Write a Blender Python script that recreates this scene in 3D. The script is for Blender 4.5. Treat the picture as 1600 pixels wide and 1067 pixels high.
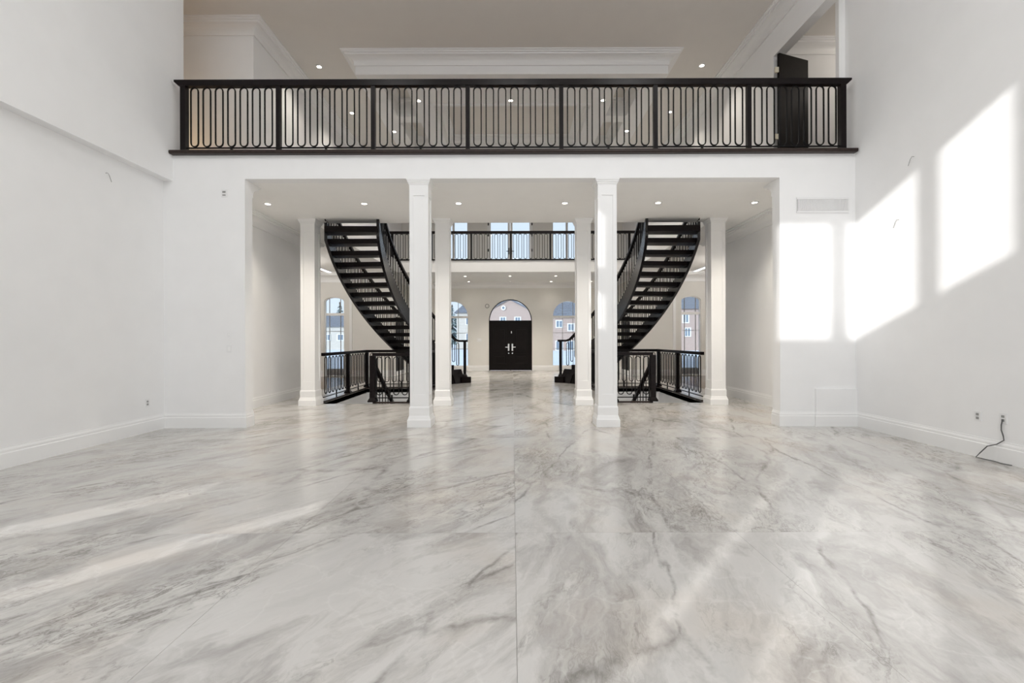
import bpy, bmesh, math, random
from mathutils import Vector, Matrix

random.seed(7)
for o in list(bpy.data.objects):
    bpy.data.objects.remove(o)
SC = bpy.context.scene
COL = SC.collection
PI = math.pi

# ------------------------------------------------------------------ camera, sky, sun, exposure
cd = bpy.data.cameras.new('camera')
cd.sensor_width = 36.0
cd.lens = 16.0
cd.shift_x = -1.0 / 1600
cd.shift_y = -2.5 / 1600
cd.clip_end = 500
cam = bpy.data.objects.new('camera', cd)
cam.location = (0, 0, 1.4)
cam.rotation_euler = (PI / 2, 0.003, 0)
COL.objects.link(cam)
SC.camera = cam

world = bpy.data.worlds.new('sky')
SC.world = world
world.use_nodes = True
wn = world.node_tree.nodes
wl = world.node_tree.links
wn.clear()
w_out = wn.new('ShaderNodeOutputWorld')
w_bg = wn.new('ShaderNodeBackground')
w_tc = wn.new('ShaderNodeTexCoord')
w_sep = wn.new('ShaderNodeSeparateXYZ')
w_ramp = wn.new('ShaderNodeValToRGB')
w_ramp.color_ramp.elements[0].position = 0.0
w_ramp.color_ramp.elements[0].color = (0.93, 0.96, 1.0, 1)
w_ramp.color_ramp.elements[1].position = 0.9
w_ramp.color_ramp.elements[1].color = (0.80, 0.88, 1.0, 1)
wl.new(w_tc.outputs['Generated'], w_sep.inputs[0])
wl.new(w_sep.outputs['Z'], w_ramp.inputs[0])
wl.new(w_ramp.outputs[0], w_bg.inputs['Color'])
w_bg.inputs['Strength'].default_value = 0.95
wl.new(w_bg.outputs[0], w_out.inputs[0])

SUN_DIR = Vector((0.85, 1.0, -0.41)).normalized()
sd = bpy.data.lights.new('sun', 'SUN')
sd.energy = 2.6
sd.angle = math.radians(0.6)
sd.color = (1.0, 0.985, 0.965)
sun = bpy.data.objects.new('sun', sd)
sun.rotation_euler = SUN_DIR.to_track_quat('-Z', 'Y').to_euler()
sun.location = (-30, -35, 20)
COL.objects.link(sun)

SC.view_settings.view_transform = 'Standard'
SC.view_settings.look = 'None'
SC.view_settings.gamma = 1.0
SC.view_settings.use_curve_mapping = False
SC.view_settings.exposure = 0.26
SC.cycles.use_denoising = True
SC.cycles.max_bounces = 14
SC.cycles.diffuse_bounces = 8
SC.cycles.glossy_bounces = 4
SC.cycles.transparent_max_bounces = 12
SC.cycles.sample_clamp_indirect = 6.0


def portal(loc, rot, sx, sy):
    """window opening through which the sky lights the room"""
    l = bpy.data.lights.new('sky_opening', 'AREA')
    l.shape = 'RECTANGLE'
    l.size, l.size_y = sx, sy
    l.cycles.is_portal = True
    o = bpy.data.objects.new('sky_opening', l)
    o.location = loc
    o.rotation_euler = rot
    COL.objects.link(o)


portal((0, -2.95, 6.55), (-PI / 2 + PI, 0, 0), 11, 1.9)
portal((0.8, -2.95, 1.6), (-PI / 2 + PI, 0, 0), 9.4, 3.2)


def fill_light(loc, energy, size, color, spread=PI):
    """added fill: unseen area light facing down, with no fitting behind it"""
    l = bpy.data.lights.new('fill_light', 'AREA')
    l.shape = 'SQUARE'
    l.size = size
    l.energy = energy
    l.color = color
    o = bpy.data.objects.new('fill_light', l)
    o.location = loc
    COL.objects.link(o)


for lx, le in ((-3.2, 42), (0, 44), (3.2, 68)):  # added fill for the great room, out of view
    for ly in (-1.4, 1.8):
        fill_light((lx, ly, 8.5), le, 0.9, (1.0, 0.995, 0.985))
for lx in (-1.6, 1.6):  # added fill for the stair hall, unseen behind the far beam
    fill_light((lx, 15.6, 7.45), 68, 0.8, (1.0, 0.96, 0.90))

# ------------------------------------------------------------------ materials


def mat(name, color, rough=0.5, metal=0.0, spec=0.5, noise=0.0, nscale=8.0, bump=0.0, bscale=40.0, coat=0.0):
    m = bpy.data.materials.new(name)
    m.use_nodes = True
    nt = m.node_tree
    b = nt.nodes['Principled BSDF']
    b.inputs['Base Color'].default_value = (*color, 1)
    b.inputs['Roughness'].default_value = rough
    b.inputs['Metallic'].default_value = metal
    b.inputs['Specular IOR Level'].default_value = spec
    if coat:
        b.inputs['Coat Weight'].default_value = coat
        b.inputs['Coat Roughness'].default_value = 0.15
    if noise or bump:
        tc = nt.nodes.new('ShaderNodeTexCoord')
    if noise:
        n = nt.nodes.new('ShaderNodeTexNoise')
        n.inputs['Scale'].default_value = nscale
        n.inputs['Detail'].default_value = 5
        r = nt.nodes.new('ShaderNodeValToRGB')
        r.color_ramp.elements[0].position = 0.3
        r.color_ramp.elements[0].color = (*[c * (1 - noise) for c in color], 1)
        r.color_ramp.elements[1].position = 0.7
        r.color_ramp.elements[1].color = (*[min(1, c * (1 + noise)) for c in color], 1)
        nt.links.new(tc.outputs['Object'], n.inputs['Vector'])
        nt.links.new(n.outputs['Fac'], r.inputs[0])
        nt.links.new(r.outputs[0], b.inputs['Base Color'])
    if bump:
        n2 = nt.nodes.new('ShaderNodeTexNoise')
        n2.inputs['Scale'].default_value = bscale
        n2.inputs['Detail'].default_value = 4
        bp = nt.nodes.new('ShaderNodeBump')
        bp.inputs['Strength'].default_value = bump
        bp.inputs['Distance'].default_value = 0.01
        nt.links.new(tc.outputs['Object'], n2.inputs['Vector'])
        nt.links.new(n2.outputs['Fac'], bp.inputs['Height'])
        nt.links.new(bp.outputs[0], b.inputs['Normal'])
    return m


def emit(name, color, strength):
    m = bpy.data.materials.new(name)
    m.use_nodes = True
    nt = m.node_tree
    nt.nodes.clear()
    e = nt.nodes.new('ShaderNodeEmission')
    e.inputs[0].default_value = (*color, 1)
    e.inputs[1].default_value = strength
    o = nt.nodes.new('ShaderNodeOutputMaterial')
    nt.links.new(e.outputs[0], o.inputs[0])
    return m


def glass():
    m = bpy.data.materials.new('window_glass')
    m.use_nodes = True
    nt = m.node_tree
    nt.nodes.clear()
    t = nt.nodes.new('ShaderNodeBsdfTransparent')
    t.inputs[0].default_value = (0.86, 0.92, 0.97, 1)
    g = nt.nodes.new('ShaderNodeBsdfGlossy')
    g.inputs['Roughness'].default_value = 0.02
    f = nt.nodes.new('ShaderNodeFresnel')
    f.inputs[0].default_value = 1.35
    mx = nt.nodes.new('ShaderNodeMixShader')
    o = nt.nodes.new('ShaderNodeOutputMaterial')
    nt.links.new(f.outputs[0], mx.inputs[0])
    nt.links.new(t.outputs[0], mx.inputs[1])
    nt.links.new(g.outputs[0], mx.inputs[2])
    nt.links.new(mx.outputs[0], o.inputs[0])
    return m


def marble(turn):
    m = bpy.data.materials.new('grey_marble')
    m.use_nodes = True
    nt = m.node_tree
    N = nt.nodes
    L = nt.links
    b = N['Principled BSDF']

    def math_(op, a, c=None, v=None):
        n = N.new('ShaderNodeMath')
        n.operation = op
        L.new(a, n.inputs[0])
        if c is not None:
            L.new(c, n.inputs[1])
        elif v is not None:
            n.inputs[1].default_value = v
        return n.outputs[0]

    def ramp(fac, stops):
        r = N.new('ShaderNodeValToRGB')
        el = r.color_ramp.elements
        while len(el) < len(stops):
            el.new(0.5)
        for e, (p, c) in zip(el, stops):
            e.position = p
            e.color = (*c, 1) if len(c) == 3 else c
        L.new(fac, r.inputs[0])
        return r.outputs[0]

    def noise(vec, scale, detail=6, rough=0.55, dist=0.0):
        n = N.new('ShaderNodeTexNoise')
        n.inputs['Scale'].default_value = scale
        n.inputs['Detail'].default_value = detail
        n.inputs['Roughness'].default_value = rough
        n.inputs['Distortion'].default_value = dist
        L.new(vec, n.inputs['Vector'])
        return n

    def mix(fac, a, c, kind='MIX'):
        n = N.new('ShaderNodeMix')
        n.data_type = 'RGBA'
        n.blend_type = kind
        L.new(fac, n.inputs['Factor'])
        for s, v in ((6, a), (7, c)):
            if isinstance(v, tuple):
                n.inputs[s].default_value = (*v, 1)
            else:
                L.new(v, n.inputs[s])
        return n.outputs[2]

    tc = N.new('ShaderNodeTexCoord')
    geo = N.new('ShaderNodeNewGeometry')
    info = N.new('ShaderNodeObjectInfo')
    off = N.new('ShaderNodeVectorMath')
    off.operation = 'SCALE'
    off.inputs['Scale'].default_value = 40.0
    L.new(info.outputs['Color'], off.inputs[0])
    add = N.new('ShaderNodeVectorMath')
    add.operation = 'ADD'
    L.new(geo.outputs['Position'], add.inputs[0])
    L.new(off.outputs[0], add.inputs[1])
    P = add.outputs[0]
    # streak space: rotated and stretched along the veins
    mp = N.new('ShaderNodeMapping')
    mp.vector_type = 'TEXTURE'
    mp.inputs['Rotation'].default_value = (0, 0, math.radians(turn))
    mp.inputs['Scale'].default_value = (2.3, 1.0, 1.0)
    L.new(P, mp.inputs[0])
    S = mp.outputs[0]
    warp = noise(S, 1.6, 5, 0.6)
    wsc = N.new('ShaderNodeVectorMath')
    wsc.operation = 'SCALE'
    L.new(warp.outputs['Color'], wsc.inputs[0])
    wsc.inputs['Scale'].default_value = 0.55
    wad = N.new('ShaderNodeVectorMath')
    wad.operation = 'ADD'
    L.new(S, wad.inputs[0])
    L.new(wsc.outputs[0], wad.inputs[1])
    W = wad.outputs[0]
    base = ramp(noise(W, 1.9, 12, 0.66, 0.5).outputs['Fac'],
                [(0.32, (0.31, 0.297, 0.285)), (0.43, (0.44, 0.425, 0.408)), (0.53, (0.56, 0.545, 0.527)), (0.70, (0.50, 0.49, 0.475))])
    # mottled brecciated patches
    pm = ramp(noise(S, 1.15, 5, 0.6, 0.5).outputs['Fac'], [(0.47, (0, 0, 0)), (0.64, (1, 1, 1))])
    fine = ramp(noise(W, 8.0, 14, 0.78, 0.8).outputs['Fac'], [(0.36, (0.17, 0.155, 0.14)), (0.47, (0.42, 0.405, 0.38)), (0.60, (0.60, 0.58, 0.55))])
    fm = math_('MULTIPLY', pm, v=0.72)
    c1 = mix(fm, base, fine)
    # warm stains
    wm = ramp(noise(P, 0.8, 4, 0.6).outputs['Fac'], [(0.52, (0, 0, 0)), (0.70, (0.8, 0.8, 0.8))])
    c2 = mix(wm, c1, (0.97, 0.915, 0.86), 'MULTIPLY')

    def ridged(vec, scale, w0, w1, det=7, r=0.5):
        n = noise(vec, scale, det, r, 0.3)
        a = math_('SUBTRACT', n.outputs['Fac'], v=0.5)
        a = math_('ABSOLUTE', a)
        return ramp(a, [(0.0, (1, 1, 1)), (w0, (0.55, 0.55, 0.55)), (w1, (0, 0, 0))])

    def cracks(scale, width, warp_amount, seed):
        """long nearly straight cracks that run along the streaks"""
        k = N.new('ShaderNodeVectorMath')
        k.operation = 'SCALE'
        wn_ = noise(S, 2.6, 8, 0.62)
        L.new(wn_.outputs['Color'], k.inputs[0])
        k.inputs['Scale'].default_value = warp_amount
        q = N.new('ShaderNodeVectorMath')
        q.operation = 'ADD'
        L.new(S, q.inputs[0])
        L.new(k.outputs[0], q.inputs[1])
        q2 = N.new('ShaderNodeVectorMath')
        q2.operation = 'MULTIPLY_ADD'
        L.new(q.outputs[0], q2.inputs[0])
        q2.inputs[1].default_value = (0.55, 1.0, 1.0)
        q2.inputs[2].default_value = (seed, seed * 1.7, 0)
        v = N.new('ShaderNodeTexVoronoi')
        v.feature = 'DISTANCE_TO_EDGE'
        v.voronoi_dimensions = '2D'
        v.inputs['Scale'].default_value = scale
        L.new(q2.outputs[0], v.inputs['Vector'])
        return ramp(v.outputs['Distance'], [(0.0, (1, 1, 1)), (width * 0.4, (0.6, 0.6, 0.6)), (width, (0, 0, 0))])
    m1 = ramp(noise(P, 2.2, 5, 0.65).outputs['Fac'], [(0.42, (0, 0, 0)), (0.60, (1, 1, 1))])
    f1 = math_('MULTIPLY', cracks(1.0, 0.022, 0.30, 3.0), m1)
    f1 = math_('MULTIPLY', f1, v=0.72)
    c3 = mix(f1, c2, (0.15, 0.14, 0.125))
    v2 = ridged(W, 3.4, 0.006, 0.022, 12, 0.68)
    f2 = math_('MULTIPLY', v2, pm)
    f2 = math_('MULTIPLY', f2, v=0.72)
    c4 = mix(f2, c3, (0.11, 0.10, 0.085))
    # dark flecks inside the patches
    fl_ = ramp(noise(W, 7.0, 8, 0.7, 1.5).outputs['Fac'], [(0.64, (0, 0, 0)), (0.70, (1, 1, 1))])
    f4 = math_('MULTIPLY', fl_, pm)
    f4 = math_('MULTIPLY', f4, v=0.75)
    c4b = mix(f4, c4, (0.10, 0.095, 0.085))
    # pale healed cracks
    v3 = ridged(P, 1.25, 0.003, 0.010)
    f3 = math_('MULTIPLY', v3, v=0.18)
    c5 = mix(f3, c4b, (0.72, 0.71, 0.69))
    L.new(c5, b.inputs['Base Color'])
    b.inputs['Roughness'].default_value = 0.2
    b.inputs['Specular IOR Level'].default_value = 0.5
    return m


def brick():
    m = bpy.data.materials.new('brick_wall')
    m.use_nodes = True
    nt = m.node_tree
    b = nt.nodes['Principled BSDF']
    tc = nt.nodes.new('ShaderNodeTexCoord')
    mp = nt.nodes.new('ShaderNodeMapping')
    mp.inputs['Rotation'].default_value = (PI / 2, 0, 0)
    t = nt.nodes.new('ShaderNodeTexBrick')
    t.inputs['Color1'].default_value = (0.44, 0.31, 0.26, 1)
    t.inputs['Color2'].default_value = (0.50, 0.37, 0.31, 1)
    t.inputs['Mortar'].default_value = (0.58, 0.53, 0.49, 1)
    t.inputs['Scale'].default_value = 3.0
    nt.links.new(tc.outputs['Object'], mp.inputs[0])
    nt.links.new(mp.outputs[0], t.inputs['Vector'])
    nt.links.new(t.outputs['Color'], b.inputs['Base Color'])
    b.inputs['Roughness'].default_value = 0.9
    return m


M = {
    'wall': mat('wall_paint', (0.85, 0.85, 0.85), 0.75, noise=0.012, nscale=3, bump=0.03, bscale=120),
    'ceil': mat('ceiling_paint', (0.89, 0.885, 0.87), 0.85, noise=0.01, nscale=3),
    'taupe': mat('taupe_ceiling_paint', (0.76, 0.735, 0.70), 0.85, noise=0.01, nscale=3),
    'trim': mat('trim_paint', (0.86, 0.86, 0.855), 0.4),
    'wall_warm_dim': mat('wall_paint_warm_dim', (0.78, 0.765, 0.73), 0.8, noise=0.012, nscale=3),  # same off-white wall paint, the hall's dimmer warm light put into the colour
    'dark': mat('dark_stained_wood', (0.0065, 0.0042, 0.0045), 0.28, noise=0.25, nscale=14, spec=0.16),
    'wood': mat('nosing_wood', (0.028, 0.018, 0.015), 0.35, noise=0.3, nscale=22, spec=0.25),
    'lacquer': mat('dark_lacquered_stringer', (0.008, 0.006, 0.008), 0.24, noise=0.2, nscale=10, spec=0.5),
    'iron': mat('black_iron', (0.005, 0.0045, 0.005), 0.40, spec=0.15),
    'door': mat('espresso_door', (0.007, 0.005, 0.0045), 0.34, noise=0.2, nscale=10, spec=0.14),
    'chrome': mat('brushed_chrome', (0.78, 0.77, 0.74), 0.25, metal=1.0),
    'brass': mat('pale_brass', (0.70, 0.64, 0.50), 0.35),
    'plastic': mat('white_plastic', (0.80, 0.80, 0.80), 0.4),
    'slot': mat('grey_slot', (0.30, 0.30, 0.29), 0.6),
    'cable': mat('grey_cable', (0.10, 0.10, 0.10), 0.5),
    'grout': mat('grey_grout', (0.42, 0.41, 0.39), 0.9),
    'marble': marble(50),
    'marble_right': marble(74),
    'glass': glass(),
    'lamp': emit('lamp_glow', (1.0, 0.90, 0.74), 14.0),
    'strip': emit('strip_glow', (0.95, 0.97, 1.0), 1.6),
    'plank': mat('brown_floorboards', (0.13, 0.075, 0.04), 0.10, noise=0.3, nscale=5),
    'snow': mat('snow', (0.80, 0.84, 0.90), 0.9, noise=0.05, nscale=0.4),
    'mulch': mat('brown_mulch', (0.16, 0.10, 0.06), 0.95, noise=0.3, nscale=3),
    'brick': brick(),
    'roof': mat('grey_shingles', (0.20, 0.21, 0.24), 0.9, noise=0.2, nscale=3),
    'pale_wall': mat('pale_siding', (0.62, 0.58, 0.52), 0.85, noise=0.05, nscale=2),
    'pane': mat('dark_house_glass', (0.22, 0.27, 0.33), 0.15),
    'pine': mat('pine_needles', (0.30, 0.36, 0.36), 0.9, noise=0.4, nscale=4),
    'bark': mat('bark', (0.10, 0.07, 0.05), 0.95, noise=0.3, nscale=6),
}

# ------------------------------------------------------------------ mesh helpers


class MB:
    def __init__(self):
        self.v = []
        self.f = []

    def box(self, x0, x1, y0, y1, z0, z1):
        return self.hexa(x0, x1, y0, y1, z0, z0, z1, z1)

    def hexa(self, x0, x1, y0, y1, zb0, zb1, zt0, zt1):
        """box whose bottom and top may slope along x"""
        i = len(self.v)
        self.v += [(x0, y0, zb0), (x1, y0, zb1), (x1, y1, zb1), (x0, y1, zb0),
                   (x0, y0, zt0), (x1, y0, zt1), (x1, y1, zt1), (x0, y1, zt0)]
        self.f += [tuple(i + k for k in q) for q in
                   ((0, 3, 2, 1), (4, 5, 6, 7), (0, 1, 5, 4), (1, 2, 6, 5), (2, 3, 7, 6), (3, 0, 4, 7))]
        return self

    def prism(self, pts, a, b, axis='y'):
        """polygon pts extruded from a to b along an axis"""
        def P(p, t):
            return {'y': (p[0], t, p[1]), 'x': (t, p[0], p[1]), 'z': (p[0], p[1], t)}[axis]
        i = len(self.v)
        n = len(pts)
        self.v += [P(p, a) for p in pts] + [P(p, b) for p in pts]
        self.f.append(tuple(range(i, i + n)))
        self.f.append(tuple(range(i + 2 * n - 1, i + n - 1, -1)))
        for k in range(n):
            j = (k + 1) % n
            self.f.append((i + k, i + j, i + n + j, i + n + k))
        return self

    def loft(self, rings, closed=False, caps=True):
        i = len(self.v)
        n = len(rings[0])
        for r in rings:
            self.v += [tuple(p) for p in r]
        R = len(rings)
        for a in range(R if closed else R - 1):
            b = (a + 1) % R
            for k in range(n):
                j = (k + 1) % n
                self.f.append((i + a * n + k, i + a * n + j, i + b * n + j, i + b * n + k))
        if caps and not closed:
            self.f.append(tuple(i + k for k in range(n)))
            self.f.append(tuple(i + (R - 1) * n + k for k in range(n - 1, -1, -1)))
        return self

    def tube(self, pts, w, h=None, n=4, closed=False, up=None):
        """round (n>4) or square (n=4) bar along pts"""
        h = h or w
        pts = [Vector(p) for p in pts]
        rings = []
        for k, p in enumerate(pts):
            if closed:
                t = pts[(k + 1) % len(pts)] - pts[k - 1]
            else:
                t = pts[min(k + 1, len(pts) - 1)] - pts[max(k - 1, 0)]
            t.normalize()
            u = Vector(up) if up else Vector((0, 0, 1))
            if abs(t.dot(u)) > 0.97:
                u = Vector((0, 1, 0))
            s = t.cross(u).normalized()
            q = s.cross(t).normalized()
            if n == 4:
                ring = [p + s * (w / 2 * a) + q * (h / 2 * b) for a, b in ((-1, -1), (1, -1), (1, 1), (-1, 1))]
            else:
                ring = [p + s * (w / 2 * math.cos(2 * PI * m / n)) + q * (h / 2 * math.sin(2 * PI * m / n)) for m in range(n)]
            rings.append(ring)
        return self.loft(rings, closed)

    def disc(self, c, r, h, n=16, axis='z'):
        pts = [(math.cos(2 * PI * k / n) * r, math.sin(2 * PI * k / n) * r) for k in range(n)]
        if axis == 'z':
            return self.prism([(c[0] + a, c[1] + b) for a, b in pts], c[2], c[2] + h, 'z')
        return self.prism([(c[0] + a, c[2] + b) for a, b in pts], c[1], c[1] + h, 'y')

    def ring(self, c, r0, r1, h, n=18, axis='z'):
        rings = []
        for k in range(n):
            a = 2 * PI * k / n
            ca, sa = math.cos(a), math.sin(a)
            if axis == 'z':
                rings.append([(c[0] + r * ca, c[1] + r * sa, c[2] + t) for r, t in ((r0, 0), (r1, 0), (r1, h), (r0, h))])
            else:
                rings.append([(c[0] + r * ca, c[1] + t, c[2] + r * sa) for r, t in ((r0, 0), (r1, 0), (r1, h), (r0, h))])
        return self.loft(rings, closed=True)

    def sweep(self, path, prof, z, closed=False):
        """moulding: profile (out, up) carried along a plan polyline; out is to the left of travel"""
        n = len(path)
        rings = []
        for k in range(n):
            p = Vector(path[k])
            d0 = d1 = None
            if closed or k > 0:
                d0 = (p - Vector(path[k - 1])).normalized()
            if closed or k < n - 1:
                d1 = (Vector(path[(k + 1) % n]) - p).normalized()
            d0 = d0 or d1
            d1 = d1 or d0
            n0 = Vector((-d0.y, d0.x))
            n1 = Vector((-d1.y, d1.x))
            m = (n0 + n1).normalized()
            m = m / max(0.3, m.dot(n0))
            rings.append([(p.x + m.x * a, p.y + m.y * a, z + b) for a, b in prof])
        return self.loft(rings, closed)

    def build(self, name, material, parent=None, smooth=False, kind=None, origin=None, bevel=0.0):
        me = bpy.data.meshes.new(name)
        o_ = Vector(origin) if origin else Vector((0, 0, 0))
        me.from_pydata([tuple(Vector(p) - o_) for p in self.v], [], self.f)
        bm = bmesh.new()
        bm.from_mesh(me)
        bmesh.ops.recalc_face_normals(bm, faces=bm.faces)
        if bevel:
            bmesh.ops.bevel(bm, geom=[e for e in bm.edges if len(e.link_faces) == 2 and e.calc_face_angle(0) > 0.6],
                            offset=bevel, segments=2, affect='EDGES', profile=0.7)
        bm.to_mesh(me)
        bm.free()
        if smooth:
            me.polygons.foreach_set('use_smooth', [True] * len(me.polygons))
            me.set_sharp_from_angle(angle=math.radians(35))
        me.materials.append(material)
        return link(name, me, parent, o_, kind)


def link(name, me, parent=None, loc=(0, 0, 0), kind=None, rotz=0.0):
    o = bpy.data.objects.new(name, me)
    COL.objects.link(o)
    o.location = loc
    o.rotation_euler = (0, 0, rotz)
    if parent:
        o.parent = parent
        o.matrix_parent_inverse = world_matrix(parent).inverted()
    if kind:
        o['kind'] = kind
    return o


def world_matrix(o):
    m = Matrix.LocRotScale(o.location, o.rotation_euler, o.scale)
    if o.parent:
        return world_matrix(o.parent) @ o.matrix_parent_inverse @ m
    return m


def thing(name, label, cat, loc=(0, 0, 0), group=None):
    o = bpy.data.objects.new(name, None)
    o.empty_display_size = 0.1
    COL.objects.link(o)
    o.location = loc
    return tag(o, label, cat, group)


def tag(o, label, cat, group=None):
    o['label'] = label
    o['category'] = cat
    o['kind'] = 'thing'
    if group:
        o['group'] = group
    return o


def struct(o):
    o['kind'] = 'structure'
    return o


def wall_y(mb, y0, y1, x0, x1, z0, z1, openings=()):
    """wall facing the camera; openings (xa, xb, za, zb, rise): rise > 0 gives an arched head above zb"""
    ops = sorted(openings)
    x = x0
    for (xa, xb, za, zb, rise) in ops:
        if xa > x:
            mb.box(x, xa, y0, y1, z0, z1)
        if za > z0:
            mb.box(xa, xb, y0, y1, z0, za)
        if rise <= 0:
            if zb < z1:
                mb.box(xa, xb, y0, y1, zb, z1)
        else:
            hw = (xb - xa) / 2
            c = (xa + xb) / 2
            n = 20
            us = [-math.cos(PI * k / n) for k in range(n + 1)]
            for a, b in zip(us[:-1], us[1:]):
                mb.hexa(c + a * hw, c + b * hw, y0, y1, zb + rise * math.sqrt(max(0, 1 - a * a)),
                        zb + rise * math.sqrt(max(0, 1 - b * b)), z1, z1)
        x = xb
    if x < x1:
        mb.box(x, x1, y0, y1, z0, z1)
    return mb


def wall_x(mb, x0, x1, y0, y1, z0, z1, openings=()):
    """wall running in depth; openings (ya, yb, [(za, zb), ...])"""
    y = y0
    for (ya, yb, zs) in sorted(openings):
        if ya > y:
            mb.box(x0, x1, y, ya, z0, z1)
        z = z0
        for (za, zb) in zs:
            if za > z:
                mb.box(x0, x1, ya, yb, z, za)
            z = zb
        if z < z1:
            mb.box(x0, x1, ya, yb, z, z1)
        y = yb
    if y < y1:
        mb.box(x0, x1, y, y1, z0, z1)
    return mb


# ------------------------------------------------------------------ key levels (metres)
ZC = 4.0       # ceiling under the gallery
ZF = 4.44      # gallery floor
ZU = 7.6       # upper ceiling
ZR = 8.6       # great room ceiling
Y1 = 7.32      # wall with the wide opening
Y4 = 20.8      # entrance wall
YW = 17.6      # wing walls
YB = 17.4      # rear gallery edge
CX = -0.10     # axis of the entrance wall
HX0, HX1, HY0, HY1 = 2.25, 4.25, 10.05, 13.28   # stair wells (mirrored)

CROWN = [(0, 0), (0.25, 0), (0.25, -0.022), (0.215, -0.026), (0.21, -0.048), (0.178, -0.052), (0.172, -0.078)]
CROWN += [(0.025 + 0.147 * (1 - math.sin(a)), -0.078 - 0.122 * (1 - math.cos(a))) for a in [PI / 2 * k / 6 for k in range(1, 7)]]
CROWN = [(p, d) for p, d in CROWN]
CROWN += [(0.025, -0.205), (0.025, -0.24), (0, -0.24)]
BASE = [(0, 0), (0.024, 0), (0.024, 0.165), (0.018, 0.175), (0.018, 0.20), (0.009, 0.225), (0.009, 0.237), (0, 0.237)]


def crown(name, path, z, closed=False, scale=1.0):
    mb = MB()
    mb.sweep(path, [(a * scale, b * scale) for a, b in CROWN], z, closed)
    return struct(mb.build(name, M['trim'], smooth=False))


def baseboard(name, path, closed=False):
    return struct(MB().sweep(path, BASE, 0.0, closed).build(name, M['trim']))


# ------------------------------------------------------------------ floor
fl = MB()
for (xa, xb, ya, yb) in ((-5.8, 5.7, -3.2, HY0), (-HX0, HX0, HY0, HY1), (-5.4, -HX1, HY0, HY1), (HX1, 5.4, HY0, HY1), (-5.4, 5.4, HY1, 21.0)):
    fl.box(xa, xb, ya, yb, -0.12, -0.014)
floor = struct(fl.build('floor', M['grout']))


def rect_minus(r, h):
    x0, x1, y0, y1 = r
    a0, a1, b0, b1 = h
    if a0 >= x1 or a1 <= x0 or b0 >= y1 or b1 <= y0:
        return [r]
    out = []
    if b0 > y0:
        out.append((x0, x1, y0, b0))
    if b1 < y1:
        out.append((x0, x1, b1, y1))
    ya, yb = max(y0, b0), min(y1, b1)
    if a0 > x0:
        out.append((x0, a0, ya, yb))
    if a1 < x1:
        out.append((a1, x1, ya, yb))
    return out


TX, TY = 1.6, 3.2
tile_y0 = 3.305 - 2 * TY
tx0 = 0.015 - 4 * TX
for iy in range(8):
    for ix in range(8):
        x0, x1 = tx0 + ix * TX, tx0 + (ix + 1) * TX
        y0, y1 = tile_y0 + iy * TY, tile_y0 + (iy + 1) * TY
        g = 0.0009
        lim = 5.7 if y1 < 9.8 else 5.4
        r = (max(x0 + g, -lim), min(x1 - g, lim), max(y0 + g, -3.0), min(y1 - g, Y4 + 0.1))
        if r[1] - r[0] < 0.02 or r[3] - r[2] < 0.02:
            continue
        rs = [r]
        for h in ((-HX1, -HX0, HY0, HY1), (HX0, HX1, HY0, HY1)):
            rs = [q for p in rs for q in rect_minus(p, h)]
        mb = MB()
        for q in rs:
            mb.box(*q, -0.014, 0.0)
        if mb.v:
            left = x1 < 0.1
            tile = mb.build('tile', M['marble' if left else 'marble_right'], floor, origin=((x0 + x1) / 2, (y0 + y1) / 2, 0))
            rn = random.Random(iy * 2 + (0 if left else 1) + 5)
            tile.color = (rn.random(), rn.random(), rn.random(), 1)  # which slab the vein pattern is cut from

fw = MB()
for s in (-1, 1):
    xs = sorted((s * 5.4, s * 9.4))
    fw.box(xs[0], xs[1], 9.75, YW + 0.2, -0.12, 0.0)
struct(fw.build('floor_wing', M['plank']))

# ------------------------------------------------------------------ great room walls
XL, XLU, XR = -5.61, -5.46, 5.52
slit = [(-1.06, -0.66, [(1.3, 1.95), (4.9, 5.55), (5.9, 6.85)]), (0.85, 1.35, [(0.85, 1.35), (4.7, 5.35), (5.6, 6.2)])]  # unseen openings added to throw the floor streaks and column patches
mb = MB()
wall_x(mb, XL - 0.06, XL, -3.0, 7.53, 0, ZR, slit)
slit_hi = [(a - 0.18, b, [z for z in zs if z[0] > 3.97]) for a, b, zs in slit]
wall_x(mb, XL, XLU, -3.0, 7.57, 3.97, ZR, slit_hi)
struct(mb.build('wall_left', M['wall']))
struct(MB().box(XR, XR + 0.15, -3.0, 7.66, 0, ZR).build('wall_right', M['wall']))
mb = MB()
mb.box(XL, -4.30, Y1, Y1 + 0.21, 0, ZC)
mb.box(4.30, XR, Y1, Y1 + 0.21, 0, ZC)
mb.box(XL, XR, Y1, Y1 + 0.21, ZC, ZF)
struct(mb.build('wall_back', M['wall']))
struct(MB().box(-9.4, 9.4, Y1 + 0.0, Y1 + 0.21, ZU, ZR + 0.1).build('wall_back_upper', M['wall']))

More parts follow.
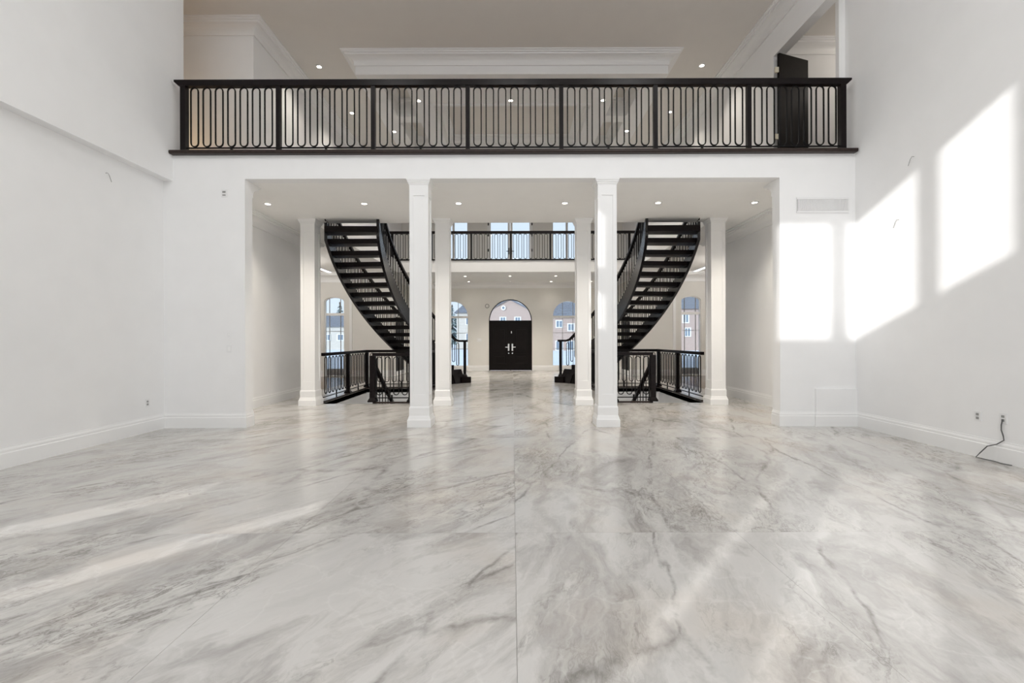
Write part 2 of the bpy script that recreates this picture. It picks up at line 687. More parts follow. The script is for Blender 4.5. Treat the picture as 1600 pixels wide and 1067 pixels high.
# window wall behind the camera: tall lower windows, clerestory band above
lower = [(-3.85, -3.66, 0.25, 3.2, 0), (-3.23, -2.35, 0.25, 3.2, 0), (-1.97, -1.05, 0.25, 3.2, 0),
         (-0.75, 0.35, 0.25, 3.2, 0), (0.65, 1.75, 0.25, 3.2, 0), (2.05, 3.15, 0.25, 3.2, 0), (3.45, 5.2, 0.25, 3.2, 0)]
upper = [(-4.60, -3.66, 5.63, 7.50, 0), (-3.44, -2.31, 5.63, 7.50, 0), (-2.10, -1.29, 5.63, 7.50, 0),
         (-0.95, 0.30, 5.63, 7.50, 0), (0.60, 1.80, 5.63, 7.50, 0), (2.10, 3.40, 5.63, 7.50, 0), (3.70, 5.20, 5.63, 7.50, 0)]
mb = MB()
wall_y(mb, -3.08, -3.0, -5.8, 5.7, 0, 4.4, lower)
wall_y(mb, -3.08, -3.0, -5.8, 5.7, 4.4, ZR, upper)
struct(mb.build('wall_rear', M['wall']))
struct(MB().box(-5.9, 5.8, -3.1, Y1 + 0.1, ZR, ZR + 0.2).build('ceiling', M['ceil']))

baseboard('baseboard_left', [(-4.30, Y1 + 0.21), (-4.30, Y1), (XL, Y1), (XL, -3.0)][::1])
baseboard('baseboard_right', [(XR, -3.0), (XR, Y1), (4.30, Y1), (4.30, Y1 + 0.21)])

# ------------------------------------------------------------------ lower hall
mb = MB()
mb.box(-5.05, 5.05, Y1 + 0.21, 10.1, ZC, ZF)
mb.box(-5.05, 5.05, YB, Y4 + 0.1, ZC, ZF)
struct(mb.build('ceiling_hall', M['ceil']))
mb = MB()
for s in (-1, 1):
    for e, ya, yb in ((5.05, Y1 + 0.21, 10.1), (4.40, 10.1, YB), (5.05, YB, YW + 0.1)):
        a, b = sorted((s * e, s * 9.4))
        mb.box(a, b, ya, yb, ZC, ZF)
struct(mb.build('ceiling_wing', M['ceil']))

for s, nm in ((-1, 'left'), (1, 'right')):
    mb = MB()
    a, b = sorted((s * 5.35, s * 5.50))
    mb.box(a, b, Y1 + 0.21, 12.2, 0, ZC)
    a, b = sorted((s * 5.50, s * 9.4))
    mb.box(a, b, 12.05, 12.2, 0, ZC)
    a, b = sorted((s * 9.25, s * 9.4))
    mb.box(a, b, 12.2, YW, 0, ZC)
    struct(mb.build('wall_hall_' + nm, M['wall']))
    p = [(s * 5.35, Y1 + 0.21), (s * 5.35, 12.2), (s * 5.5, 12.2)]
    p = p if s > 0 else p[::-1]
    baseboard('baseboard_hall_' + nm, p)
    crown('trim_%d' % (1 if s < 0 else 2), p, ZC)
    q = [(-4.30, Y1 + 0.21), (-5.35, Y1 + 0.21)] if s < 0 else [(5.35, Y1 + 0.21), (4.30, Y1 + 0.21)]
    crown('trim_%d' % (18 if s < 0 else 19), q[::-1], ZC)

# wing walls with one narrow arched window each, foyer side walls, entrance wall
WXC, WHW = 6.90, 0.385
mb = MB()
for s in (-1, 1):
    xa, xb = sorted((s * 4.6, s * 9.4))
    wall_y(mb, YW, YW + 0.18, xa, xb, 0, ZC, [(s * WXC - WHW, s * WXC + WHW, 0.04, 2.90, 0.18)])
struct(mb.build('wall_wing', M['wall_warm_dim']))
mb = MB()
for s in (-1, 1):
    xa, xb = sorted((s * 4.6, s * 4.75))
    wall_x(mb, xa, xb, YW + 0.18, Y4, 0, ZC)
struct(mb.build('wall_foyer', M['wall_warm_dim']))
LWX, LHW = 2.635, 0.71
UWX, UHW = 2.60, 0.66
mb = MB()
wall_y(mb, Y4, Y4 + 0.25, -5.2, 5.2, 0, ZC,
       [(CX - LWX - LHW, CX - LWX + LHW, 0.18, 2.48, LHW), (CX - 0.985, CX + 0.985, 0, 2.27, 0.985), (CX + LWX - LHW, CX + LWX + LHW, 0.18, 2.48, LHW)])
wall_y(mb, Y4, Y4 + 0.25, -5.2, 5.2, ZC, ZU,
       [(CX - UWX - UHW, CX - UWX + UHW, ZF + 0.35, 7.0, 0), (CX - 1.05, CX + 1.05, ZF, 7.1, 0), (CX + UWX - UHW, CX + UWX + UHW, ZF + 0.35, 7.0, 0)])
struct(mb.build('wall_entrance', M['wall_warm_dim']))
baseboard('baseboard_entrance_left', [(CX - 0.985, Y4), (-4.6, Y4), (-4.6, YW)])
baseboard('baseboard_entrance_right', [(4.6, YW), (4.6, Y4), (CX + 0.985, Y4)])
crown('trim_3', [(4.6, YW + 0.2), (4.6, Y4), (-4.6, Y4), (-4.6, YW + 0.2)], ZC)
for s in (-1, 1):
    p = [(s * 4.6, YW), (s * 9.25, YW)]
    p = p[::-1] if s > 0 else p[::-1]
    pp = [(max(p[0][0], p[1][0]), YW), (min(p[0][0], p[1][0]), YW)]
    crown('trim_%d' % (4 if s < 0 else 5), pp, ZC, scale=1.5)
    bp = [(pp[0][0], YW), (s * WXC + WHW + 0.04, YW)], [(s * WXC - WHW - 0.04, YW), (pp[1][0], YW)]
    mbb = MB()
    for q in bp:
        mbb.sweep(list(q), BASE, 0.0)
    struct(mbb.build('baseboard_wing_' + ('left' if s < 0 else 'right'), M['trim']))
    # casing where the wing wall meets the foyer
    a, b = sorted((s * 6.20, s * 6.30))
    struct(MB().box(a, b, YW - 0.04, YW, 0, ZC - 0.36).build('trim_%d' % (6 if s < 0 else 7), M['trim']))

# stair wells to the basement
for s, nm in ((-1, 'left'), (1, 'right')):
    mb = MB()
    a, b = sorted((s * HX1, s * (HX1 + 0.12)))
    mb.box(a, b, HY0 - 0.1, HY1 + 0.1, -3.0, -0.014)
    a2, b2 = sorted((s * HX0, s * (HX0 - 0.12)))
    mb.box(a2, b2, HY0 - 0.1, HY1 + 0.1, -3.0, -0.014)
    xa, xb = sorted((s * HX0, s * HX1))
    mb.box(xa, xb, HY1, HY1 + 0.12, -3.0, -0.014)
    mb.box(xa, xb, HY0 - 0.12, HY0, -3.0, -0.014)
    mb.box(xa, xb, HY0, HY1, -3.1, -3.0)
    struct(mb.build('wall_stairwell_' + nm, M['wall']))

# ------------------------------------------------------------------ upper hall
mb = MB()
wall_x(mb, -5.2, -5.05, 8.9, Y4, ZF, ZU)
mb.box(-9.4, -5.2, 8.9, 9.05, ZF, ZU)
mb.box(-9.4, -9.25, 7.53, 8.9, ZF, ZU)
mb.box(-9.4, XL - 0.061, 7.4, 7.57, ZF, ZU)
struct(mb.build('wall_upper_left', M['wall']))
mb = MB()
wall_x(mb, 5.05, 5.2, 7.54, Y4, ZF, ZU, [(7.54, 8.78, [(ZF, 6.86)])])
mb.box(5.05, 5.2, 7.26, 7.54, 6.86, 7.59)
struct(mb.build('wall_upper_right', M['wall']))
mb = MB()
mb.box(5.2, 9.4, 9.55, 9.7, ZF, ZU)
mb.box(9.25, 9.4, 7.53, 9.55, ZF, ZU)
mb.box(XR + 0.15, 9.4, 7.4, 7.55, ZF, ZU)
struct(mb.build('wall_upper_room', M['wall']))
struct(MB().box(-9.4, 9.4, 7.53, Y4 + 0.2, ZU, ZU + 0.15).build('ceiling_upper', M['taupe']))
mb = MB()
mb.box(-5.05, 5.05, 7.56, 10.1, ZF + 0.001, ZF + 0.02)
mb.box(-9.2, -5.05, 7.58, 8.89, ZF + 0.001, ZF + 0.02)
mb.box(5.05, 9.2, 7.7, 9.54, ZF + 0.001, ZF + 0.02)
mb.box(-5.04, 5.04, YB + 0.17, Y4 - 0.01, ZF + 0.001, ZF + 0.02)
struct(mb.build('floor_gallery', M['plank']))
# coffers
BX = 3.40
mb = MB()
mb.box(-BX, BX, 9.9, 10.4, 7.18, ZU)
mb.box(-2.42, 2.42, 10.4, 11.2, 7.18, ZU)
mb.box(-BX, BX, 13.9, 14.7, 7.18, ZU)
for s in (-1, 1):
    a, b = sorted((s * 2.95, s * BX))
    mb.box(a, b, 10.4, 13.9, 7.18, ZU)
    a, b = sorted((s * 1.92, s * 2.42))
    mb.box(a, b, 11.2, 13.9, 7.18, ZU)
    a, b = sorted((s * 2.42, s * 2.95))
    mb.box(a, b, 11.75, 12.1, 7.18, ZU)
struct(mb.build('trim_8', M['trim']))
crown('trim_9', [(-BX, 14.7), (BX, 14.7), (BX, 9.9), (-BX, 9.9)][::1], ZU, closed=True)
crown('trim_10', [(-1.92, 11.2), (1.92, 11.2), (1.92, 13.9), (-1.92, 13.9)], ZU, closed=True, scale=0.8)
struct(MB().tube([(-1.95, 11.17, 7.165), (1.95, 11.17, 7.165), (1.95, 13.93, 7.165), (-1.95, 13.93, 7.165)], 0.09, 0.03, closed=True).build('trim_20', M['trim']))
for s, k in ((-1, 11), (1, 12)):
    xa, xb = sorted((s * 2.42, s * 2.95))
    m2 = MB()
    for (ya, yb) in ((10.4, 11.75), (12.1, 13.9)):
        m2.sweep([(xa, ya), (xb, ya), (xb, yb), (xa, yb)], [(p * 0.4, d * 0.4) for p, d in CROWN], ZU, True)
    struct(m2.build('trim_%d' % k, M['trim']))
crown('trim_13', [(-5.05, 17.2), (-5.05, 8.9), (-9.2, 8.9)], ZU)
crown('trim_14', [(5.05, 7.53), (5.05, 17.2)], ZU)
crown('trim_15', [(9.2, 9.55), (5.2, 9.55), (5.2, 8.9)], ZU)
# casing of the upper doorway
mb = MB()
mb.box(5.03, 5.22, 8.75, 8.86, ZF, 6.83)
mb.box(5.03, 5.22, 7.26, 8.86, 6.83, 6.95)
mb.box(XR - 0.10, XR, 7.54, 7.62, ZF, ZU)
struct(mb.build('trim_16', M['trim']))
# casing on the right side wall of the lower hall
mb = MB()
mb.box(5.31, 5.35, 9.2, 9.33, 0, 3.2)
struct(mb.build('trim_17', M['trim']))

# ------------------------------------------------------------------ windows and doors


def arched_outline(xc, hw, z0, zs, rise, n=18):
    pts = [(xc - hw, z0), (xc + hw, z0), (xc + hw, zs)]
    for k in range(1, n):
        a = PI * k / n
        pts.append((xc + hw * math.cos(a), zs + rise * math.sin(a)))
    pts.append((xc - hw, zs))
    return pts


def arch_z(u, hw, zs, rise):
    return zs + rise * math.sqrt(max(0, 1 - (u / hw) ** 2)) if rise > 0 else zs


def window(idx, xc, hw, z0, zs, rise, y, bars_x, bars_z, transom=None, m='trim', mw=0.022):
    pts = arched_outline(xc, hw, z0, zs, rise) if rise > 0 else [(xc - hw, z0), (xc + hw, z0), (xc + hw, zs), (xc - hw, zs)]
    w = struct(MB().tube([(x, y, z) for x, z in pts], 0.06, 0.10, closed=True, up=(0, 1, 0)).build('window_%d' % idx, M[m]))
    MB().prism(pts, y + 0.03, y + 0.036).build('pane', M['glass'], w)
    for u in bars_x:
        MB().box(xc + u - mw / 2, xc + u + mw / 2, y - 0.005, y + 0.025, z0, arch_z(u, hw, zs, rise)).build('muntin', M['slot'], w)
    for z in bars_z:
        MB().box(xc - hw, xc + hw, y - 0.005, y + 0.024, z - mw / 2, z + mw / 2).build('muntin', M['slot'], w)
    if transom:
        MB().box(xc - hw, xc + hw, y - 0.04, y + 0.04, transom - 0.05, transom + 0.05).build('transom', M['trim'], w)
    return w


window(1, CX - LWX, LHW, 0.18, 2.48, LHW, Y4 + 0.12, (-0.24, 0.24), (1.72, 0.99), 2.45)
window(2, CX + LWX, LHW, 0.18, 2.48, LHW, Y4 + 0.12, (-0.24, 0.24), (1.72, 0.99), 2.45)
window(3, -WXC, WHW, 0.04, 2.90, 0.18, YW + 0.1, (-0.215, 0.215), (1.75,), 2.41)
window(4, WXC, WHW, 0.04, 2.90, 0.18, YW + 0.1, (-0.215, 0.215), (1.75,), 2.41)
for k, s in ((5, -1), (6, 1)):
    w = window(k, CX + s * UWX, UHW, ZF + 0.35, 7.0, 0, Y4 + 0.12, (), ())
    MB().box(CX + s * UWX - 0.05, CX + s * UWX + 0.05, Y4 + 0.08, Y4 + 0.16, ZF + 0.35, 7.0).build('mullion', M['trim'], w)
portal((CX, Y4 + 0.3, 5.9), (-PI / 2, 0, 0), 6.6, 2.6)
portal((CX, Y4 + 0.3, 1.8), (-PI / 2, 0, 0), 6.8, 3.2)

# upper terrace doors
d3 = struct(MB().tube([(CX - 1.02, Y4 + 0.12, ZF), (CX - 1.02, Y4 + 0.12, 7.07), (CX + 1.02, Y4 + 0.12, 7.07), (CX + 1.02, Y4 + 0.12, ZF)], 0.07, 0.1, up=(0, 1, 0)).build('door_3', M['trim']))
for s in (-1, 1):
    cx = CX + s * 0.5
    lf = MB()
    for (a, b, c, d) in ((-0.49, -0.39, ZF + 0.02, 7.03), (0.39, 0.49, ZF + 0.02, 7.03), (-0.39, 0.39, ZF + 0.02, ZF + 0.3), (-0.39, 0.39, 6.93, 7.03)):
        lf.box(cx + a, cx + b, Y4 + 0.08, Y4 + 0.13, c, d)
    leaf = lf.build('leaf', M['trim'], d3)
    MB().box(cx - 0.39, cx + 0.39, Y4 + 0.1, Y4 + 0.106, ZF + 0.3, 6.93).build('pane', M['glass'], leaf)
    MB().box(CX + s * 0.055 - 0.02, CX + s * 0.055 + 0.02, Y4 + 0.05, Y4 + 0.08, 5.32, 5.62).box(
        *sorted((CX + s * 0.055, CX + s * 0.18)), Y4 + 0.03, Y4 + 0.05, 5.45, 5.475).build('handle', M['iron'], leaf)
    for z in (4.75, 5.45, 6.15, 6.65):
        MB().box(CX + s * 1.0 - 0.025, CX + s * 1.0 + 0.025, Y4 + 0.05, Y4 + 0.09, z, z + 0.12).build('hinge', M['iron'], leaf)

# entrance door
d1 = struct(MB().tube([(CX - 0.975, Y4 + 0.1, 0), (CX - 0.975, Y4 + 0.1, 2.27)] +
                      [(CX - 0.975 * math.cos(PI * k / 22), Y4 + 0.1, 2.27 + 0.975 * math.sin(PI * k / 22)) for k in range(1, 22)] +
                      [(CX + 0.975, Y4 + 0.1, 2.27), (CX + 0.975, Y4 + 0.1, 0)], 0.05, 0.14, up=(0, 1, 0)).build('door_1', M['door']))
MB().box(CX - 0.96, CX + 0.96, Y4 + 0.04, Y4 + 0.16, 2.235, 2.29).build('transom', M['door'], d1)
MB().prism(arched_outline(CX, 0.96, 2.28, 2.285, 0.955), Y4 + 0.1, Y4 + 0.106).build('fanlight_pane', M['glass'], d1)
for s in (-1, 1):
    xa, xb = sorted((CX + s * 0.004, CX + s * 0.955))
    leaf = MB().box(xa, xb, Y4 + 0.06, Y4 + 0.10, 0.01, 2.235).build('leaf', M['door'], d1)
    cx = CX + s * 0.49
    for (za, zb) in ((0.84, 1.97), (0.30, 0.74)):
        MB().tube([(cx - 0.30, Y4 + 0.055, za), (cx + 0.30, Y4 + 0.055, za), (cx + 0.30, Y4 + 0.055, zb), (cx - 0.30, Y4 + 0.055, zb)],
                  0.05, 0.03, closed=True, up=(0, 1, 0)).build('panel_moulding', M['door'], leaf)
        MB().box(cx - 0.22, cx + 0.22, Y4 + 0.045, Y4 + 0.06, za + 0.08, zb - 0.08).build('panel', M['door'], leaf, bevel=0.008)
    hx = CX + s * 0.085
    MB().box(hx - 0.035, hx + 0.035, Y4 + 0.035, Y4 + 0.06, 0.90, 1.22).box(*sorted((hx, hx + s * 0.15)), Y4 + 0.0, Y4 + 0.025, 1.05, 1.085).box(
        hx - 0.012, hx + 0.012, Y4 + 0.01, Y4 + 0.04, 1.055, 1.08).build('handle', M['chrome'], leaf, bevel=0.004)
    MB().disc((hx, Y4 + 0.035, 0.79), 0.028, 0.025, axis='y').build('deadbolt', M['chrome'], leaf)
MB().box(CX - 0.02, CX + 0.02, Y4 + 0.05, Y4 + 0.09, 0.0, 2.235).build('astragal', M['door'], d1)
MB().box(CX + 0.03, CX + 0.06, Y4 + 0.03, Y4 + 0.06, 1.70, 1.80).build('knocker', M['chrome'], d1)

# dark doors in the foyer side walls
for k, s in ((2, -1), (4, 1)):
    x = s * 4.6
    d = struct(MB().box(*sorted((x, x - s * 0.02)), 17.95, 19.15, 0.0, 2.32).build('door_%d' % k, M['door']))
    for (za, zb) in ((0.2, 0.9), (1.05, 2.1)):
        MB().box(*sorted((x - s * 0.02, x - s * 0.035)), 18.15, 18.95, za, zb).build('panel', M['door'], d, bevel=0.005)
    MB().box(*sorted((x - s * 0.02, x - s * 0.07)), 18.06, 18.09, 1.0, 1.03).build('handle', M['chrome'], d)

# open dark door leaf upstairs
dl = thing('open_door', 'dark espresso door standing open behind the gallery railing', 'door', (5.02, 8.61, ZF))
p0, p1 = Vector((5.02, 8.61)), Vector((5.72, 8.85))
t_ = (p1 - p0).normalized()
n_ = Vector((t_.y, -t_.x)) * 0.045
MB().prism([tuple(p0), tuple(p1), tuple(p1 + n_), tuple(p0 + n_)], ZF + 0.01, 6.79, 'z').build('leaf', M['door'], dl)
for (za, zb) in ((ZF + 0.2, ZF + 0.95), (ZF + 1.1, 6.6)):
    a, b = p0 + t_ * 0.12, p1 - t_ * 0.12
    q = -n_ * 0.3
    MB().prism([tuple(a), tuple(b), tuple(b + q), tuple(a + q)], za, zb, 'z').build('panel', M['door'], dl, bevel=0.006)
for z in (ZF + 0.06, 5.17, 6.43):
    MB().box(4.965, 5.035, 8.575, 8.615, z, z + 0.10).build('hinge', M['brass'], dl, bevel=0.004)['label'] = 'pale metal hinge'

# ------------------------------------------------------------------ columns


def column(cx, cy, label, group):
    root = thing('column', label, 'column', (cx, cy, 0), group)
    b = 0.190
    a = 0.152

    def ringq(h, z):
        return [(cx - h, cy - h, z), (cx + h, cy - h, z), (cx + h, cy + h, z), (cx - h, cy + h, z)]
    mb = MB()
    mb.loft([ringq(b, 0), ringq(b, 0.115), ringq(b - 0.008, 0.13), ringq(b - 0.020, 0.17), ringq(a + 0.012, 0.185), ringq(a + 0.012, 0.31), ringq(a + 0.004, 0.33), ringq(a, 0.335)])
    mb.build('base', M['trim'], root)
    sh = MB().box(cx - a + 0.012, cx + a - 0.012, cy - a + 0.012, cy + a - 0.012, 0.33, ZC - 0.1).build('shaft', M['trim'], root)
    fr = MB()
    zb, zt = 0.33, ZC - 0.10
    w = 0.062
    fr.box(cx - a, cx - a + w, cy - a, cy - a + 0.012, zb, zt).box(cx + a - w, cx + a, cy - a, cy - a + 0.012, zb, zt)
    fr.box(cx - a + w, cx + a - w, cy - a, cy - a + 0.012, zb, 0.52).box(cx - a + w, cx + a - w, cy - a, cy - a + 0.012, zt - 0.17, zt)
    fr.box(cx - a, cx - a + w, cy + a - 0.012, cy + a, zb, zt).box(cx + a - w, cx + a, cy + a - 0.012, cy + a, zb, zt)
    fr.box(cx - a + w, cx + a - w, cy + a - 0.012, cy + a, zb, 0.52).box(cx - a + w, cx + a - w, cy + a - 0.012, cy + a, zt - 0.17, zt)
    for (xa, xb) in ((cx - a, cx - a + 0.012), (cx + a - 0.012, cx + a)):
        fr.box(xa, xb, cy - a + 0.012, cy - a + w, zb, zt).box(xa, xb, cy + a - w, cy + a - 0.012, zb, zt)
        fr.box(xa, xb, cy - a + w, cy + a - w, zb, 0.52).box(xa, xb, cy - a + w, cy + a - w, zt - 0.17, zt)
    fr.build('panel_frame', M['trim'], sh)
    cp = MB()
    prof = [(a + 0.004, ZC - 0.105), (a + 0.008, ZC - 0.085), (a + 0.016, ZC - 0.082), (a + 0.018, ZC - 0.062), (a + 0.027, ZC - 0.058), (a + 0.03, ZC - 0.035), (a + 0.038, ZC - 0.032), (a + 0.042, ZC - 0.001)]
    cp.loft([ringq(h, z) for h, z in prof])
    cp.build('capital', M['trim'], root)
    return root


column(-1.505, 7.48, 'white square panelled column in the wide opening, left of the two nearest', 'panelled columns')
column(1.53, 7.48, 'white square panelled column in the wide opening, right of the two nearest, catching sunlight', 'panelled columns')
column(-1.505, 9.90, 'white square column just behind the left near column, by the left stair well', 'panelled columns')
column(1.53, 9.90, 'white square column just behind the right near column, with sunlit patches', 'panelled columns')
column(-4.39, 9.90, 'white square column standing alone at the outer edge of the left stair well', 'panelled columns')
column(4.41, 9.90, 'white square column standing alone at the outer edge of the right stair well', 'panelled columns')

# ------------------------------------------------------------------ railings


def loop_mesh(h, w, bar=0.018, n=6):
    """stadium shaped baluster loop, in the xz plane, foot at the origin"""
    r = w / 2 - bar / 2
    pts = []
    for k in range(n + 1):
        a = PI + PI * k / n
        pts.append((r * math.cos(a), 0, bar / 2 + r + r * math.sin(a)))
    for k in range(n + 1):
        a = PI * k / n
        pts.append((r * math.cos(a), 0, h - bar / 2 - r + r * math.sin(a)))
    mb = MB().tube(pts, bar, bar, closed=True, up=(0, 1, 0))
    me = bpy.data.meshes.new('baluster')
    me.from_pydata(mb.v, [], mb.f)
    bm = bmesh.new()
    bm.from_mesh(me)
    bmesh.ops.recalc_face_normals(bm, faces=bm.faces)
    bm.to_mesh(me)
    bm.free()
    me.materials.append(M['iron'])
    return me


LOOP_G = loop_mesh(0.965, 0.137)
LOOP_L = loop_mesh(0.86, 0.135)
LOOP_S = loop_mesh(0.75, 0.125, 0.017)
LOOP_T = loop_mesh(0.85, 0.125, 0.017)


def post(root, x, y, z0, z1, w, flare=False, name='post'):
    mb = MB().box(x - w / 2, x + w / 2, y - w / 2, y + w / 2, z0, z1)
    o = mb.build(name, M['dark'], root)
    if flare:
        f = MB()
        q = lambda h, z: [(x - h, y - h, z), (x + h, y - h, z), (x + h, y + h, z), (x - h, y + h, z)]
        f.loft([q(w / 2 + 0.035, z0), q(w / 2 + 0.035, z0 + 0.03), q(w / 2 + 0.012, z0 + 0.07), q(w / 2, z0 + 0.09)])
        f.build('post_base', M['dark'], o)
    return o


def gallery(root, y, xs_posts, xa, xb, z, mesh=None, end_posts=0.085):
    """straight gallery guard along x"""
    MB().prism([(xa, z + 1.035), (xb, z + 1.035), (xb, z + 1.13), (xa, z + 1.13)] if False else
               [(xa + 0.07, z + 1.035), (xb - 0.07, z + 1.035), (xb, z + 1.10), (xb, z + 1.13), (xa, z + 1.13), (xa, z + 1.10)],
               y - 0.045, y + 0.045).build('handrail', M['dark'], root)
    MB().box(xs_posts[0], xs_posts[-1], y - 0.011, y + 0.011, z + 0.045, z + 0.064).build('bottom_rail', M['iron'], root)
    for k, px in enumerate(xs_posts):
        post(root, px, y, z, z + 1.04, end_posts if k in (0, len(xs_posts) - 1) else 0.066)
    for a, b in zip(xs_posts[:-1], xs_posts[1:]):
        mid = (a + b) / 2
        n = 7
        for k in range(n):
            link('baluster', mesh or LOOP_G, root, (mid + (k - 3) * 0.198, y, z + 0.066))
        MB().prism([(mid - 0.03, z), (mid + 0.03, z), (mid + 0.012, z + 0.046), (mid - 0.012, z + 0.046)], y - 0.012, y + 0.012).build('foot', M['iron'], root)


YG = 7.31
ga = thing('gallery_railing', 'long black balcony railing of looped iron balusters above the wide opening', 'railing', (0, YG, ZF), 'upper railings')
GP = [-5.26, -3.745, -2.225, -0.71, 0.79, 2.30, 3.80, 5.30]
gallery(ga, YG, GP, -5.40, 5.43, ZF)
MB().prism([(YG - 0.07, ZF - 0.06), (YG + 0.22, ZF - 0.06), (YG + 0.22, ZF), (YG - 0.07, ZF), (YG - 0.085, ZF - 0.012), (YG - 0.085, ZF - 0.048)], -5.455, 5.50, 'x').build('base_board', M['wood'], ga)['label'] = 'brown wooden base board'

gb = thing('gallery_railing', 'smaller black railing on the far landing in front of the bright upper windows', 'railing', (0, YB + 0.05, ZF), 'upper railings')
gallery(gb, YB + 0.06, [-0.06 + 1.515 * k for k in range(-3, 4)], -5.04, 5.04, ZF)
MB().box(-5.04, 5.04, YB - 0.04, YB + 0.16, ZF, ZF + 0.03).build('base_board', M['dark'], gb)


def guard_run(root, p, q, z=0.0, first=True, last=True, nposts=0, big=0.085):
    """level guard from p to q (plan points)"""
    p, q = Vector(p), Vector(q)
    L_ = (q - p).length
    t = (q - p).normalized()
    ang = math.atan2(t.y, t.x)
    MB().tube([(p.x, p.y, z + 1.085), (q.x, q.y, z + 1.085)], 0.085, 0.07).build('handrail', M['dark'], root)
    MB().tube([(p.x, p.y, z + 0.125), (q.x, q.y, z + 0.125)], 0.02, 0.02).build('bottom_rail', M['iron'], root)
    MB().tube([(p.x, p.y, z + 0.02), (q.x, q.y, z + 0.02)], 0.05, 0.036).build('base_board', M['wood'], root)
    stops = [0.0] + [L_ * (k + 1) / (nposts + 1) for k in range(nposts)] + [L_]
    for k, s in enumerate(stops):
        if (k == 0 and not first) or (k == len(stops) - 1 and not last):
            continue
        c = p + t * s
        post(root, c.x, c.y, z + 0.04, z + 1.06, big, flare=True)
    for a, b in zip(stops[:-1], stops[1:]):
        span = b - a - 0.1
        n = max(1, int(round(span / 0.2)))
        for k in range(n):
            c = p + t * (a + 0.05 + span * (k + 0.5) / n)
            link('baluster', LOOP_L, root, (c.x, c.y, z + 0.18), rotz=ang)
        c = p + t * ((a + b) / 2)
        MB().box(c.x - 0.012, c.x + 0.012, c.y - 0.012, c.y + 0.012, z + 0.04, z + 0.19).build('foot', M['iron'], root)


for s, nm in ((-1, 'left'), (1, 'right')):
    g = thing('stairwell_railing', 'black looped iron railing around the floor opening under the %s curved stair' % nm, 'railing', (s * 3.2, 11.5, 0), 'stair well railings')
    guard_run(g, (s * HX1, 10.2), (s * HX1, HY1), first=False, nposts=1)
    guard_run(g, (s * HX1, HY1), (s * HX0, HY1), first=False)
    guard_run(g, (s * HX0, HY1), (s * HX0, HY0), first=False)
    guard_run(g, (s * 3.10, HY0 + 0.03), (s * HX0, HY0 + 0.03), big=0.115, last=False)
    # flight down to the basement
    b = thing('basement_stair', 'dark flight down through the floor opening under the %s curved stair' % nm, 'staircase', (s * 3.67, HY0, -0.2), 'basement stairs')
    for k in range(10):
        a_, b_ = sorted((s * 3.14, s * 4.24))
        y = HY0 + 0.02 + 0.275 * k
        MB().box(a_, b_, y, y + 0.30, -0.20 * (k + 1) - 0.05, -0.20 * (k + 1)).build('tread', M['wood'], b)
    MB().tube([(s * 3.10, HY0 + 0.08, 0.90), (s * 3.10, HY0 + 2.85, -1.02)], 0.07, 0.075).build('handrail', M['dark'], b)
    MB().tube([(s * 3.10, HY0 + 0.08, -0.10), (s * 3.10, HY0 + 2.85, -2.02)], 0.05, 0.26).build('stringer', M['dark'], b)
    for k in range(11):
        y = 0.3 + k * 0.24
        z = 0.90 - y * 0.693
        MB().tube([(s * 3.10, HY0 + y, z - 0.9), (s * 3.10, HY0 + y, z)], 0.017).build('baluster', M['iron'], b)

# ------------------------------------------------------------------ curved stairs
IN = (3.062, 11.009, 6.047, -0.193, 0.0490)
OUT = (3.025, 11.019, 7.182, -0.166, 0.0460)
RISE = 0.202


def stair_pt(p, j, dr=0.0):
    cx, cy, R, t0, r = p
    th = t0 + r * (j - 3)
    return Vector((-(cx - (R + dr) * math.cos(th)), cy + (R + dr) * math.sin(th)))  # mirrored to +x


